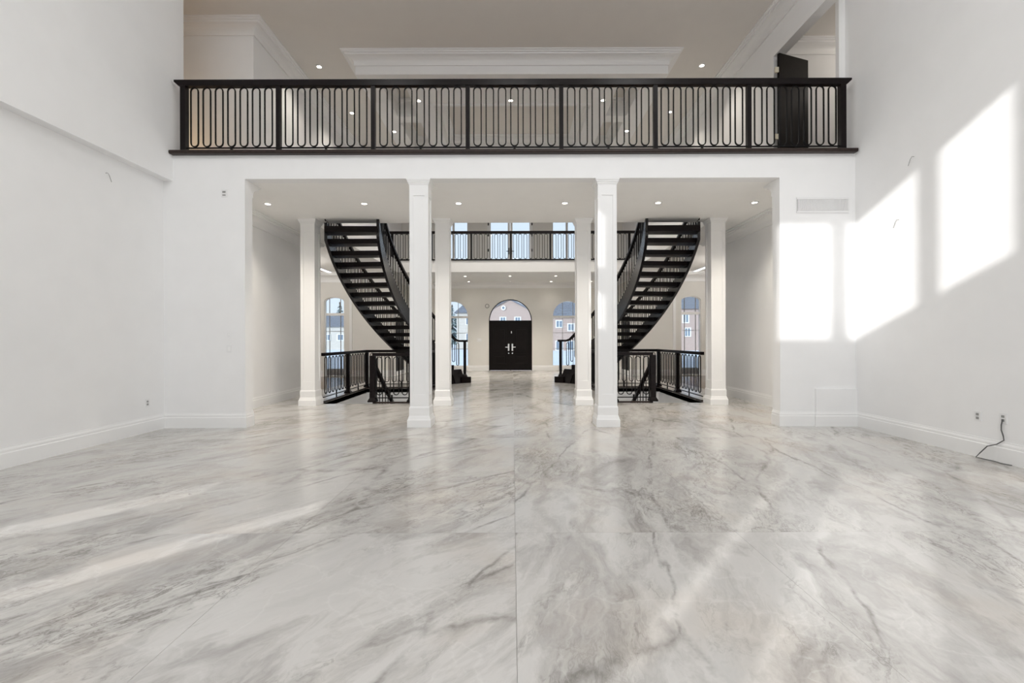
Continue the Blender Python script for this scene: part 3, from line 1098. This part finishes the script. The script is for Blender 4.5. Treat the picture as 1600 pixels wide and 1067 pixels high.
def curved_stair(s, nm):
    root = thing('curved_staircase', 'dark curved staircase with open risers sweeping up on the %s side of the hall' % nm, 'staircase', (s * 2.2, 15.3, 0), 'curved staircases')

    def pt(p, j, z, dr=0.0):
        v = stair_pt(p, j, dr)
        return (s * v.x, v.y, z)

    def zt(j):
        return 4.44 - RISE * j

    def plate(name, p, dr0, dr1, lo, hi, mat_, j0=2.75):
        rings = []
        n = 44
        for k in range(n + 1):
            j = j0 + (21.5 - j0) * k / n
            z0 = max(0.0, zt(j) + lo)
            z1 = max(0.455 if j < 20.9 else 0.21, zt(j) + hi)
            if j > 17.5:
                z1 = z1 + (max(0.455 if j < 20.9 else 0.21, zt(j) - 0.12) - z1) * min(1, (j - 17.5) / 1.6)
            if j > 19.4:
                z0 = 0.0
            rings.append([pt(p, j, z0, dr0), pt(p, j, z0, dr1), pt(p, j, z1, dr1), pt(p, j, z1, dr0)])
        return MB().loft(rings).build(name, mat_, root, smooth=True)
    plate('inner_stringer', IN, 0.0, 0.06, -0.26, 0.20, M['lacquer'])
    plate('outer_stringer', OUT, -0.06, 0.0, -0.29, 0.10, M['lacquer'], 2.95)
    for j in range(3, 22):
        a, b = j - 0.50, j + 0.62
        rings = []
        for k in range(3):
            jj = a + (b - a) * k / 2
            z = zt(j)
            zb = z - (0.125 if j == 3 else 0.105) if j < 19 else 0.0
            rings.append([pt(IN, jj, zb, 0.03), pt(OUT, jj, zb, -0.03), pt(OUT, jj, z, -0.03), pt(IN, jj, z, 0.03)])
        MB().loft(rings).build('tread', M['dark'], root)

    def rail(name, p, dr, hgt):
        pts = []
        for k in range(45):
            j = 2.6 + (21.6 - 2.6) * k / 44
            h = hgt
            z = zt(j) + h
            pts.append(pt(p, j, max(z, 1.37), dr))
        return MB().tube(pts, 0.07, 0.065).build(name, M['dark'], root, smooth=True)
    rail('inner_handrail', IN, 0.03, 0.98)
    rail('outer_handrail', OUT, -0.03, 0.98)
    for p, dr, lo in ((IN, 0.03, 0.20), (OUT, -0.03, 0.10)):
        R, rate = p[2], p[4]
        dj = 0.19 / (R * rate)
        j = 2.9
        while j < 20.8:
            v = stair_pt(p, j, dr)
            v2 = stair_pt(p, j + 0.1, dr)
            ang = math.atan2(v2.y - v.y, s * (v2.x - v.x))
            link('baluster', LOOP_S if lo > 0.15 else LOOP_T, root, (s * v.x, v.y, max(zt(j) + lo, 0.455 if zt(j) < 0.5 else 0) + 0.01), rotz=ang)
            j += dj
        e = stair_pt(p, 21.3, dr)
        post(root, s * e.x, e.y, 0.2, 1.36, 0.085, flare=True, name='newel_post')
        lm = MB().disc((s * e.x, e.y, 1.338), 0.10, 0.065, 14)
        lm.build('newel_cap', M['dark'], root)
    # bottom step, rounded at both ends
    pts = []
    for p_, dr_, sgn in ((IN, -0.02, 1), (OUT, 0.02, -1)):
        pass
    a0, a1 = stair_pt(IN, 20.6), stair_pt(OUT, 20.6)
    b0, b1 = stair_pt(IN, 21.5), stair_pt(OUT, 21.5)
    ax = (a1 - a0).normalized()
    poly = [a0 - ax * 0.05, b0 - ax * 0.16, b0 - ax * 0.14 + (b0 - a0) * 0.15, b1 + ax * 0.14 + (b1 - a1) * 0.15, b1 + ax * 0.16, a1 + ax * 0.05]
    MB().prism([(s * q.x, q.y) for q in poly], 0.0, 0.202, 'z').build('bottom_step', M['dark'], root, bevel=0.015)
    return root


curved_stair(-1, 'left')
curved_stair(1, 'right')

# ------------------------------------------------------------------ lamps, bright strips, unseen fill
NTH = ['first', 'second', 'third', 'fourth', 'fifth', 'sixth']


def downlight(x, y, z, label, group, energy=88.0, r=0.05, color=(1.0, 0.91, 0.79), spot=True):
    root = thing('downlight', label, 'downlight', (x, y, z), group)
    MB().ring((x, y, z - 0.012), r, r + 0.028, 0.012).build('trim_ring', M['plastic'], root, smooth=True)
    MB().disc((x, y, z - 0.006), r, 0.005).build('lamp', M['lamp'], root)['label'] = 'glowing lamp'
    if energy:
        l = bpy.data.lights.new('downlight_beam', 'SPOT')
        l.energy = energy
        l.color = color
        l.spot_size = math.radians(120)
        l.spot_blend = 0.9
        l.shadow_soft_size = 0.06
        o = bpy.data.objects.new('downlight_beam', l)
        COL.objects.link(o)
        o.location = (x, y, z - 0.03)
        o.parent = root
        o.matrix_parent_inverse = world_matrix(root).inverted()


for k, x in enumerate((-4.64, -2.81, -1.02, 1.0, 2.77, 4.60)):
    downlight(x, 8.64, ZC, 'downlight in the ceiling under the gallery, %s from left in the row of six' % NTH[k], 'front ceiling downlights', 62 if k in (2, 3) else 145)
for k, x in enumerate((-1.92, -0.10, 1.76)):
    downlight(x, 18.5, ZC, 'recessed downlight in the entrance ceiling, front row of three, %s' % ('left', 'middle', 'right')[k], 'entrance downlights', 210)
for k, (x, r) in enumerate(((-1.95, 0.05), (-0.10, 0.03), (1.72, 0.05), (3.5, 0.05))):  # the tiny fitting over the door is drawn as a small downlight
    downlight(x, 20.25, ZC, ('recessed downlight close above the left arched window', 'tiny round ceiling fitting straight above the front door arch',
                             'recessed downlight close above the right arched window', 'recessed downlight glimpsed in the gap between the right columns')[k],
              'entrance downlights', 9, r)
for k, x in enumerate((-4.36, 4.30)):
    downlight(x, 10.3, ZU, 'recessed downlight in the upper ceiling %s of the dropped beam' % ('left', 'right')[k], 'upper ceiling downlights', 70)
for k, x in enumerate((-3.2, -1.06, 1.02, 3.2)):
    downlight(x, 10.12, 7.18, 'downlight under the dropped beam just above the handrail, %s from the left of four' % NTH[k], 'dropped beam downlights', 60)
for k, x in enumerate((-2.25, -0.03, 2.2)):
    downlight(x, 10.98, 7.18, 'downlight seen through the gallery balusters, %s of the three in front of the coffer' % ('left', 'middle', 'right')[k], 'coffer downlights', 55)
for x, y, z, lab in ((-4.36, 12.4, ZU, 'downlight seen through the balusters of the second bay from the left'),
                     (4.30, 12.4, ZU, 'downlight seen through the balusters right of the sixth post, higher one'),
                     (-3.26, 12.6, 7.18, 'downlight on the coffer beam, seen through the third baluster bay'),
                     (3.18, 12.6, 7.18, 'downlight on the coffer beam, seen through the fifth baluster bay'),
                     (4.33, 14.6, ZU, 'lowest downlight seen through the balusters, beside the fifth post foot')):
    downlight(x, y, z, lab, 'coffer downlights', 55)

for s, nm in ((-1, 'left'), (1, 'right')):  # bright ceiling strip, drawn as an emissive bar
    t = thing('bright_strip', 'glowing linear strip on the ceiling beside the %s curved stair' % nm, 'light', (s * 6.92, 16.9, ZC), 'linear ceiling strips')
    MB().box(s * 6.92 - 0.085, s * 6.92 + 0.085, 16.0, 17.55, ZC - 0.02, ZC).build('strip_body', M['plastic'], t)
    MB().box(s * 6.92 - 0.07, s * 6.92 + 0.07, 16.02, 17.53, ZC - 0.035, ZC - 0.02).build('underside', M['strip'], t)['label'] = 'glowing diffuser'


def unseen_glow(loc, energy, color):
    l = bpy.data.lights.new('unseen_point_light', 'POINT')
    l.energy = energy
    l.color = color
    l.shadow_soft_size = 0.12
    o = bpy.data.objects.new('unseen_point_light', l)
    o.location = loc
    COL.objects.link(o)


unseen_glow((-6.6, 8.25, 4.9), 9, (1.0, 0.68, 0.36))  # warm corridor lamp, itself out of view
unseen_glow((7.4, 8.6, 7.0), 14, (1.0, 0.93, 0.84))  # unseen point light brightening the upper right room
for s in (-1, 1):
    unseen_glow((s * 7.3, 14.4, 3.6), 75, (1.0, 0.95, 0.88))  # added fill in the wings, no lamp there
    unseen_glow((s * 3.3, 11.6, -1.3), 25, (1.0, 0.97, 0.93))  # unseen fill down in the stair wells, no lamp there

# ------------------------------------------------------------------ wall fittings
vg = thing('air_vent', 'white slatted air vent grille high on the right pier', 'vent', (4.98, Y1, 3.55))
MB().tube([(4.57, Y1 - 0.008, 3.44), (5.40, Y1 - 0.008, 3.44), (5.40, Y1 - 0.008, 3.66), (4.57, Y1 - 0.008, 3.66)], 0.03, 0.016, closed=True, up=(0, 1, 0)).build('frame', M['plastic'], vg)
MB().box(4.58, 5.39, Y1 - 0.003, Y1, 3.45, 3.65).build('backing', M['slot'], vg)
mb = MB()
for k in range(40):
    x = 4.59 + k * 0.0203
    mb.box(x, x + 0.0145, Y1 - 0.010, Y1 - 0.003, 3.45, 3.65)
mb.build('slats', M['plastic'], vg, kind='stuff')


def plate_y(name, x, z, w, h, label, cat, slots, y=Y1):
    t = thing(name, label, cat, (x, y, z))
    MB().box(x - w / 2, x + w / 2, y - 0.008, y, z - h / 2, z + h / 2).build('cover', M['plastic'], t, bevel=0.002)
    for (dx, dz, sw, sh) in slots:
        MB().box(x + dx - sw / 2, x + dx + sw / 2, y - 0.012, y - 0.008, z + dz - sh / 2, z + dz + sh / 2).build('rocker' if cat == 'switch' else 'face', M['slot'] if cat == 'sensor' else M['trim'], t)
    return t


def plate_x(name, x, y, z, w, h, label, cat, side):
    t = thing(name, label, cat, (x, y, z))
    MB().box(*sorted((x, x + side * 0.008)), y - w / 2, y + w / 2, z - h / 2, z + h / 2).build('cover', M['plastic'], t, bevel=0.002)
    for dz in (-0.022, 0.022):
        MB().box(*sorted((x + side * 0.008, x + side * 0.011)), y - 0.016, y + 0.016, z + dz - 0.014, z + dz + 0.014).build('socket', M['slot'], t)
    return t


plate_y('wall_sensor', -4.63, 3.77, 0.085, 0.13, 'small white sensor box high on the left pier', 'sensor', ((0, 0.02, 0.05, 0.03), (0, -0.03, 0.05, 0.02)))
plate_y('light_switch', -4.56, 1.27, 0.075, 0.12, 'white light switch plate on the left pier', 'switch', ((0, 0, 0.035, 0.07),))
plate_y('wall_control', -4.56, 1.50, 0.05, 0.06, 'tiny white control button above the light switch', 'control', ((0, 0, 0.025, 0.03),))
plate_y('alarm_panel', (749 - 801) * 0.02925, 1.40, 0.20, 0.15, 'white keypad panel on the entrance wall left of the front door', 'keypad', ((0, 0.02, 0.12, 0.06),), y=Y4)
rg = thing('wall_speaker', 'faint round ring fitting on the entrance wall beside the fanlight', 'speaker', (-1.16, Y4, 2.95))
MB().ring((-1.16, Y4 - 0.02, 2.95), 0.07, 0.10, 0.02, axis='y').build('rim', M['slot'], rg)
MB().disc((-1.16, Y4 - 0.012, 2.95), 0.07, 0.012, axis='y').build('grille', M['wall_warm_dim'], rg)
plate_x('power_outlet', XL, 6.98, 0.45, 0.08, 0.12, 'white power outlet low on the left wall', 'outlet', 1)
plate_x('power_outlet', XR, 5.40, 0.48, 0.08, 0.12, 'white power outlet low on the right wall, the one without a cord', 'outlet', -1)
plate_x('power_outlet', XR, 5.12, 0.50, 0.08, 0.12, 'white wall plate with a loose dark cord hanging from it', 'outlet', -1)


def RW(px, py):
    """point just off the right wall"""
    u, v = px - 801, py - 531 + 0.003 * (px - 801)
    y = (XR - 0.012) * 711 / u
    return (XR - 0.02, y, 1.4 - v * y / 711)


cpts = [RW(1567, 655), RW(1565, 664), RW(1565, 672), RW(1568, 681), RW(1569, 688), RW(1562, 694)]
cpts[-1] = (XR - 0.05, cpts[-1][1], cpts[-1][2])
cpts += [(XR - 0.06, 5.24, 0.16), (XR - 0.08, 5.30, 0.07), (XR - 0.10, 5.33, 0.012), (XR - 0.09, 5.25, 0.010), (XR - 0.07, 5.15, 0.010), (XR - 0.09, 5.06, 0.010), (XR - 0.06, 4.98, 0.010)]
cord = tag(MB().tube(cpts, 0.012, n=6).build('wall_cable', M['cable'], smooth=True), 'thin dark cable dangling from the right wall plate onto the floor', 'cable')
t = thing('access_panel', 'low white box panel flush against the foot of the right pier', 'panel', (5.18, Y1 - 0.02, 0))
MB().box(4.86, XR - 0.001, Y1 - 0.034, Y1 - 0.0, 0.0, 0.60).build('box', M['wall'], t, bevel=0.004)
MB().sweep([(XR, Y1 - 0.034), (4.86, Y1 - 0.034), (4.86, Y1)], [(a, b) for a, b in BASE], 0.0).build('skirting', M['trim'], t)

wires = ((1, (XR, 6.25, 3.90), 'short grey wire stub poking from the right wall below the gallery end'),
         (1, (XR, 6.50, 3.10), 'short grey wire stub in the sunlit patch of the right wall'),
         (-1, (XL, 6.28, 3.72), 'short grey wire stub on the left wall under the ledge'))
for sd_, p, lab in wires:
    x, y, z = p
    o = MB().tube([(x, y, z), (x - sd_ * 0.03, y, z), (x - sd_ * 0.035, y + 0.02, z - 0.03), (x - sd_ * 0.02, y + 0.07, z - 0.10)], 0.008, n=6).build('wire_stub', M['slot'], smooth=True)
    tag(o, lab, 'wire', 'sconce wires')

# ------------------------------------------------------------------ outdoors
gr = MB().box(-140, 140, Y4 + 0.3, 260, -0.6, -0.45)
struct(gr.build('ground', M['snow']))
struct(MB().box(-9.4, 9.4, YW + 0.25, YW + 3.0, -0.45, -0.05).box(-9.4, -5.0, YW + 3.0, Y4 + 2.5, -0.45, -0.05).box(5.0, 9.4, YW + 3.0, Y4 + 2.5, -0.45, -0.05).build('ground_bed', M['mulch']))


def house(x, y, w, d, hw, hr, label, gable, wall='brick', windows=(), round_win=None):
    t = thing('house', label, 'house', (x, y, -0.5), 'houses across the street')
    z0 = -0.5
    wl_ = MB().box(x - w / 2, x + w / 2, y, y + d, z0, z0 + hw)
    if gable:
        wl_.prism([(x - w / 2, z0 + hw), (x + w / 2, z0 + hw), (x, z0 + hr)], y, y + 0.4)
    wall_o = wl_.build('wall', M[wall], t)
    rf = MB()
    o = 0.5
    if gable:
        k = (hr - hw) / (w / 2)
        rf.prism([(x - w / 2 - o, z0 + hw - o * k), (x, z0 + hr), (x + w / 2 + o, z0 + hw - o * k), (x + w / 2 + o, z0 + hw - o * k + 0.3), (x, z0 + hr + 0.3), (x - w / 2 - o, z0 + hw - o * k + 0.3)], y - 0.3, y + d)
    else:
        i = len(rf.v)
        rf.v += [(x - w / 2 - o, y - o, z0 + hw), (x + w / 2 + o, y - o, z0 + hw), (x + w / 2 + o, y + d + o, z0 + hw), (x - w / 2 - o, y + d + o, z0 + hw),
                 (x - w / 4, y + d / 2, z0 + hr), (x + w / 4, y + d / 2, z0 + hr)]
        rf.f += [(0, 3, 2, 1), (0, 1, 5, 4), (1, 2, 5), (2, 3, 4, 5), (3, 0, 4)]
    rf.build('roof', M['roof'], t)
    for (wx, wz, ww, wh) in windows:
        f = MB().tube([(wx - ww / 2, y - 0.05, wz - wh / 2), (wx + ww / 2, y - 0.05, wz - wh / 2), (wx + ww / 2, y - 0.05, wz + wh / 2), (wx - ww / 2, y - 0.05, wz + wh / 2)], 0.24, 0.12, closed=True, up=(0, 1, 0)).build('window', M['trim'], t)
        MB().box(wx - ww / 2, wx + ww / 2, y - 0.03, y - 0.01, wz - wh / 2, wz + wh / 2).build('pane', M['pane'], f)
        MB().box(wx - 0.05, wx + 0.05, y - 0.08, y - 0.03, wz - wh / 2, wz + wh / 2).build('muntin', M['trim'], f)
    if round_win:
        wx, wz, r = round_win
        f = MB().ring((wx, y - 0.2, wz), r * 0.55, r, 0.2, axis='y').build('round_window', M['trim'], t)
        MB().disc((wx, y - 0.08, wz), r * 0.6, 0.05, axis='y').build('pane', M['pane'], f)
    return t


K = 80 / 711.0


def hx(px):
    return (px - 801) * K


def hz(py):
    return 1.4 + (531 - py) * K


house(-0.6, 80, 8.6, 9, hz(488) + 0.5, hz(468) + 0.5, 'brick house with a white round gable window, seen through the fanlight', True,
      windows=((hx(786), hz(503), 1.0, 1.7), (hx(809), hz(503), 1.0, 1.7), (hx(779), hz(540), 1.2, 1.8), (hx(815), hz(540), 1.2, 1.8)), round_win=(hx(786.7), hz(481), 0.42))
house(10.6, 78, 9.5, 9, hz(497) + 0.5, hz(470) + 0.5, 'brick house with a grey hipped roof, seen through the right arched window', False,
      windows=((hx(872), hz(507), 1.1, 1.2), (hx(890), hz(512), 1.1, 1.2), (hx(872), hz(540), 1.2, 1.6), (hx(889), hz(540), 1.2, 1.6)))
house(-8.2, 92, 6.2, 9, 7.4, 10.0, 'pale house with a grey roof, seen through the left arched window', False, wall='pale_wall',
      windows=((-8.9, 5.2, 1.1, 1.4), (-7.2, 5.2, 1.1, 1.4), (-8.9, 2.0, 1.1, 1.4), (-7.2, 2.0, 1.1, 1.4)))
house(29.5, 76, 9.5, 9, 7.0, 9.8, 'brick house with two small white windows, seen through the right wing window', False,
      windows=((28.9, 4.9, 1.0, 1.4), (29.2, 2.6, 1.0, 1.4), (32.6, 4.9, 1.0, 1.4)))
house(-35.5, 90, 14, 10, 4.6, 7.2, 'low house under a broad grey roof, seen through the left wing window', False, wall='pale_wall',
      windows=((-36.6, 2.0, 1.2, 1.2), (-34.0, 2.0, 1.2, 1.2)))


def pine(x, y, h, label):
    t = thing('pine_tree', label, 'tree', (x, y, -0.5), 'trees across the street')
    mb = MB().tube([(x, y, -0.5), (x, y, h * 0.9)], 0.3, n=8)
    mb.build('trunk', M['bark'], t)
    fo = MB()
    rnd = random.Random(int(abs(x) * 10))
    for k in range(260):
        f = rnd.random() ** 0.8
        z = -0.5 + h * (0.12 + 0.86 * f)
        r = h * 0.24 * (1.02 - f)
        a = rnd.random() * 2 * PI
        c, s_ = math.cos(a), math.sin(a)
        w = 0.10 * h * (1.1 - f) * 0.5
        i = len(fo.v)
        fo.v += [(x, y, z + 0.06 * h * (1 - f)), (x + c * r - s_ * w, y + s_ * r + c * w, z - r * 0.25), (x + c * r * 1.12, y + s_ * r * 1.12, z - r * 0.45), (x + c * r + s_ * w, y + s_ * r - c * w, z - r * 0.25)]
        fo.f.append((i, i + 1, i + 2, i + 3))
    fo.build('foliage', M['pine'], t)


pine(-42.5, 112, 12.0, 'dark pine tree seen through the left wing window')
pine(-14.6, 110, 11.0, 'distant pine at the edge of the left arched window')
pine(33.5, 95, 12.0, 'distant pine behind the brick house in the right wing window')
